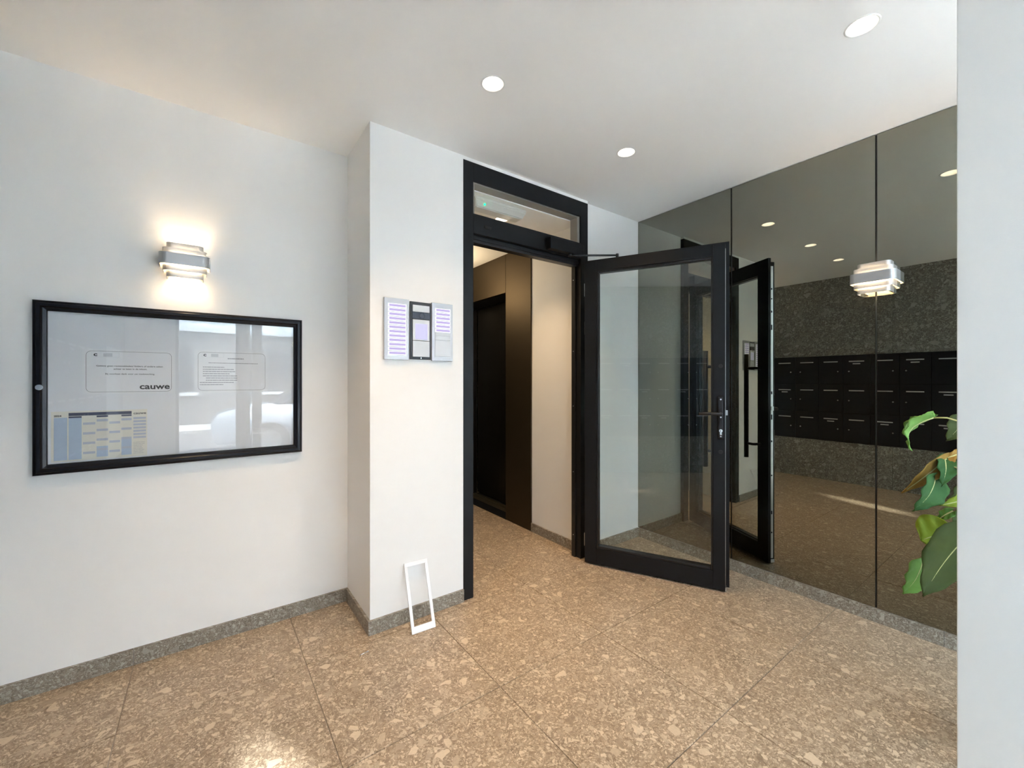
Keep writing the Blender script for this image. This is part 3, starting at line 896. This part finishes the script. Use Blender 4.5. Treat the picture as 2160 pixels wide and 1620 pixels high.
for c in range(NC):
    for r_ in range(3):
        yc = -(c + .5) * PW; zc = (MZ1 - MZ0) - (r_ + .5) * rowh
        d = link_mesh('mailbox_door', me_door, mb, (-.002, yc, zc))
        link_mesh('grip_bar', me_bar, d, (.010, 0, rowh / 2 - .080))
        link_mesh('lock', me_lock, d, (.010, (-.075 if c % 2 == 0 else .075), rowh / 2 - .205))
        if (c, r_) in named: link_mesh('name_card', me_name, d, (.010, 0, rowh / 2 - .110))

# ------------------------------------------------------------------ plant behind the pier
plant = empty('potted_plant', (2.16, .02, 0)); tag(plant, 'leafy potted plant peeking out behind the right foreground pier', 'plant')
P0 = Vector(plant.location)
lathe('pot', [(0, .004), (.105, .004), (.112, .02), (.135, .30), (.140, .33), (.130, .33), (.126, .30), (0, .296)], 'pot_clay', plant, 36)
lathe('soil', [(.1265, .299), (.06, .305), (0.001, .308)], 'soil', plant, 28)
def cam_ray(u, v, X):
    s_, c_ = math.sin(THETA), math.cos(THETA)
    l = (u - 1080) / 875.32; z = (802.56 - v) / 875.32
    d = Vector((s_ + l * c_, c_ - l * s_, z))
    return Vector((0, 0, CAM_H)) + d * (X / d.x)
def leaf(base, tip, width, side, mat, bend=.25, fold=.35, shape=0, name='leaf'):
    """base, tip: points; side: rough direction of the blade's width; bend: arch of the midrib; fold: how far the halves fold up"""
    base, tip = Vector(base) - P0, Vector(tip) - P0
    ax_ = tip - base; L_ = ax_.length; t = ax_.normalized()
    sd_ = Vector(side); sd_ = (sd_ - t * sd_.dot(t)).normalized()
    nn = t.cross(sd_).normalized()
    if nn.z < 0 and abs(nn.z) > .2: nn = -nn
    n, m = 14, 5
    bm = bmesh.new(); grid = []
    for i in range(n + 1):
        q = i / n
        if shape == 0:    # heart-like: wide near the base, drawn-out tip
            wv = math.sin(math.pi * min(1, q ** .62)) ** .85 * (1 - .25 * q)
            if q < .04: wv = .30
        else:             # rounded blade
            wv = (max(0, 1 - (2 * q - .95) ** 2)) ** .55 * (1.0 if q < .9 else (1 - q) / .1 * .9 + .02)
        wv = max(wv, .012) * width / 2
        mid_ = base + t * (L_ * q) + nn * (bend * L_ * math.sin(math.pi * q) * .55)
        row = []
        for j in range(-m, m + 1):
            s_ = j / m
            back = -L_ * .13 * abs(s_) * max(0, 1 - q * 3.2) if shape == 0 else 0
            ripple = .006 * math.sin(q * 19 + j) * abs(s_)
            row.append(bm.verts.new(mid_ + sd_ * (wv * s_) + nn * (fold * wv * abs(s_) ** 1.3 + ripple) + t * back))
        grid.append(row)
    for i in range(n):
        for j in range(2 * m):
            bm.faces.new((grid[i][j], grid[i][j + 1], grid[i + 1][j + 1], grid[i + 1][j]))
    bm.normal_update()
    o = obj(name, bm, mat, plant, smooth=True)
    md = o.modifiers.new('thickness', 'SOLIDIFY'); md.thickness = .0012
    rib = [base + t * (L_ * i / 10) + nn * (bend * L_ * math.sin(math.pi * i / 10) * .55) for i in range(10)]
    tube('midrib', [p for p in rib], .0030, 'stem_green', o, 6, .35)
    return o
def stem(pts, r=.004):
    tube('leaf_stalk', [Vector(p) - P0 for p in pts], r, 'stem_green', plant, 8, .7)
top = Vector((2.17, .04, .33))
def stalk_to(p, via, r=.004):
    p, via = Vector(p), Vector(via)
    pts = []
    for k in range(13):
        q = k / 12
        pts.append(top * (1 - q) ** 2 + via * (2 * q * (1 - q)) + p * q ** 2)
    stem(pts, r)
# upper green leaf with a split lobe
a = cam_ray(1969, 881, 2.12)
stalk_to(a, (2.14, .10, 1.20))
leaf(a, cam_ray(1921, 950, 2.05), .085, cam_ray(1990, 900, 2.3) - a, 'leaf_pale', .42, .25)
leaf(a + Vector((0, .004, .004)), cam_ray(1905, 916, 2.16), .040, cam_ray(1960, 900, 2.25) - a, 'leaf_pale', .40, .2, name='leaf_lobe')
# folded leaf with a brown upper edge
b_ = cam_ray(1996, 968, 2.20)
stalk_to(cam_ray(1985, 980, 2.18), (2.16, .06, .98))
leaf(b_, cam_ray(1902, 1040, 2.08), .060, Vector((.2, .2, 1)), 'leaf_brown', .10, .55)
leaf(cam_ray(1972, 1010, 2.14), cam_ray(1925, 1078, 2.06), .105, cam_ray(1960, 1035, 2.16) - cam_ray(1906, 1035, 2.08), 'leaf_teal', .20, .3)
leaf(cam_ray(1992, 968, 2.20), cam_ray(1986, 1026, 2.12), .070, Vector((.7, -.6, .1)), 'leaf_teal', .2, .3)
leaf(cam_ray(2030, 955, 2.26), cam_ray(1990, 968, 2.20), .040, Vector((.4, .2, .9)), 'leaf_brown', .2, .3)
# small yellowish leaf
stalk_to(cam_ray(2022, 1072, 2.2), (2.17, .10, .80), .003)
leaf(cam_ray(2040, 1052, 2.24), cam_ray(1982, 1066, 2.16), .050, Vector((.3, .1, .9)), 'leaf_yellow', .15, .3)
leaf(cam_ray(2010, 1078, 2.22), cam_ray(1978, 1098, 2.22), .040, Vector((.3, .4, .8)), 'leaf_green', .25, .3)
# rounded yellow-green leaf
r0 = cam_ray(2014, 1118, 2.20)
stalk_to(r0, (2.18, .12, .72))
leaf(r0, cam_ray(1942, 1140, 2.16), .150, Vector((.15, 0, 1)), 'leaf_yellow', .12, .10, 1)
# large dark leaf
g0 = cam_ray(2052, 1118, 2.04)
stalk_to(g0, (2.12, .10, .84), .005)
leaf(g0, cam_ray(1946, 1258, 1.98), .200, cam_ray(2040, 1240, 2.10) - cam_ray(1945, 1180, 2.0), 'leaf_dark', -.08, .14, 0)
# pale left leaf
h0 = cam_ray(1945, 1186, 2.08)
stalk_to(h0, (2.14, .16, .62), .0032)
leaf(h0, cam_ray(1904, 1252, 2.04), .125, cam_ray(1950, 1225, 2.12) - cam_ray(1906, 1180, 2.06), 'leaf_pale', .15, .30)
# leaves on the mirror side
for (u, v, X, u2, v2, X2, w) in ((2030, 885, 2.45, 1996, 930, 2.40, .10), (2040, 1010, 2.45, 2000, 1060, 2.42, .09), (2035, 1080, 2.5, 2002, 1120, 2.45, .07)):
    q0 = cam_ray(u, v, X); stalk_to(q0, (2.40, .08, q0.z - .1), .003)
    leaf(q0, cam_ray(u2, v2, X2), w, Vector((.5, -.6, .3)), 'leaf_dark', .25, .3)

# ------------------------------------------------------------------ entrance front behind the camera, reflected in the notice case
wf = empty('wall_front', (.36, YE, 0)); struct(wf, 'entrance front with glazing, reflected in the notice case', 'wall')
def wbox(name, lo, hi, mat, bevel=0): return box(name, (lo[0] - .36, lo[1] - YE, lo[2]), (hi[0] - .36, hi[1] - YE, hi[2]), mat, wf, bevel)
wbox('side_wall', (-.88, YE - .16, 0), (-.295, YE, H), 'wall_paint')
wbox('lintel', (-.295, YE - .16, 2.40), (2.889, YE, H), 'wall_paint')
wbox('mullion', (.292, YE - .11, 0), (.442, YE - .01, 2.40), 'facade_frame', .002)
wbox('mullion', (.468, YE - .11, 0), (.571, YE - .01, 2.40), 'facade_frame', .002)
wbox('mullion', (-.295, YE - .11, 0), (-.265, YE - .01, 2.40), 'facade_frame', .002)
wbox('mullion', (1.400, YE - .11, 0), (1.450, YE - .01, 2.40), 'facade_frame', .002)
wbox('mullion', (2.840, YE - .11, 0), (2.889, YE - .01, 2.40), 'facade_frame', .002)
wbox('bottom_rail', (1.450, YE - .10, 0), (2.840, YE - .02, .10), 'facade_frame', .002)
wbox('pane', (1.450, YE - .064, .10), (2.840, YE - .058, 2.40), 'entrance_glass')
wbox('bottom_rail', (-.265, YE - .10, 0), (.292, YE - .02, .10), 'facade_frame', .002)
wbox('bottom_rail', (.571, YE - .10, 0), (1.400, YE - .02, .10), 'facade_frame', .002)
wbox('pane', (-.265, YE - .064, .10), (.292, YE - .058, 2.40), 'entrance_glass')
wbox('pane', (.571, YE - .064, .10), (1.400, YE - .058, 2.40), 'entrance_glass')
wbox('pane', (.442, YE - .064, .0), (.468, YE - .058, 2.40), 'entrance_glass')

# street
tag(box('pavement', (-14, -3.4, -.14), (16, -1.36, -.02), 'pavement_stone'), 'grey pavement outside the entrance', 'pavement', kind='structure')
tag(box('street_road', (-14, -8.6, -.20), (16, -3.4, -.10), 'asphalt'), 'asphalt road outside the entrance', 'road', kind='structure')
tag(box('pavement', (-14, -10.4, -.14), (16, -8.6, -.02), 'pavement_stone'), 'pavement on the far side of the street', 'pavement', kind='structure')
hs = empty('house_across_street', (1, -10.4, -.02)); tag(hs, 'house across the street with grey base and white upper floor', 'house')
box('ground_storey', (-12, -.6, 0), (12, 0, 2.75), 'house_grey', hs)
box('string_course', (-12, -.6, 2.75), (12, .06, 2.90), 'house_white', hs)
box('upper_storey', (-12, -.6, 2.90), (12, -.05, 7.4), 'house_white', hs)
for k in range(9):
    x = -10 + k * 2.5
    box('window', (x, -.04, .95), (x + 1.2, .02, 2.25), 'house_window', hs)
    box('window_sill', (x - .08, .0, .86), (x + 1.28, .10, .95), 'house_white', hs)
    box('window', (x, -.09, 3.3), (x + 1.2, -.03, 4.7), 'house_window', hs)

# parked car
car = empty('parked_car', (2.25, -4.35, -.10)); tag(car, 'white car parked at the kerb, reflected in the notice case', 'car')
def prism(name, prof, y0, y1, mat, parent, inset=0.0, zmid=None):
    bm = bmesh.new()
    a = [bm.verts.new((x, y0 + (inset if zmid is not None and z > zmid else 0), z)) for x, z in prof]
    b = [bm.verts.new((x, y1 - (inset if zmid is not None and z > zmid else 0), z)) for x, z in prof]
    n = len(prof)
    for k in range(n): bm.faces.new((a[k], a[(k + 1) % n], b[(k + 1) % n], b[k]))
    bm.faces.new(a[::-1]); bm.faces.new(b)
    bmesh.ops.recalc_face_normals(bm, faces=list(bm.faces))
    bmesh.ops.bevel(bm, geom=list(bm.edges), offset=.035, segments=3, affect='EDGES')
    return obj(name, bm, mat, parent, smooth=True)
prism('body', [(-2.15, .30), (-2.20, .62), (-2.05, .80), (-1.20, .95), (-.30, .98), (1.75, .98), (2.10, .85), (2.12, .32)], -.85, .85, 'car_paint', car)
prism('cabin', [(-1.25, .93), (-.45, 1.44), (1.05, 1.46), (1.70, .95)], -.78, .78, 'car_glass', car, .10, 1.2)
prism('roof', [(-.52, 1.40), (-.42, 1.47), (1.02, 1.49), (1.12, 1.42)], -.70, .70, 'car_paint', car)
for x in (-1.35, 1.35):
    for y in (-.80, .80):
        wv_ = cyl('wheel', (x, y - .09, .32), (x, y + .09, .32), .32, 'tyre', car, 32)
        cyl('rim', (0, -.095 + .09, 0), (0, .19, 0), .19, 'steel', wv_, 24)

# added spot standing in for sun off the car's windscreen: narrow floor streak
gl = bpy.data.lights.new('glint_stand_in_spot', 'SPOT')
gl.energy = 15000; gl.color = (.93, .97, 1.0); gl.spot_size = R(2.3); gl.spot_blend = .5; gl.shadow_soft_size = .05
go = bpy.data.objects.new('glint_stand_in_spot', gl); C.objects.link(go)
go.location = (1.33, -3.35, 1.15)
tgt = Vector((.235, 1.28, 0)); dv = tgt - Vector(go.location)
go.rotation_euler = dv.to_track_quat('-Z', 'Y').to_euler()
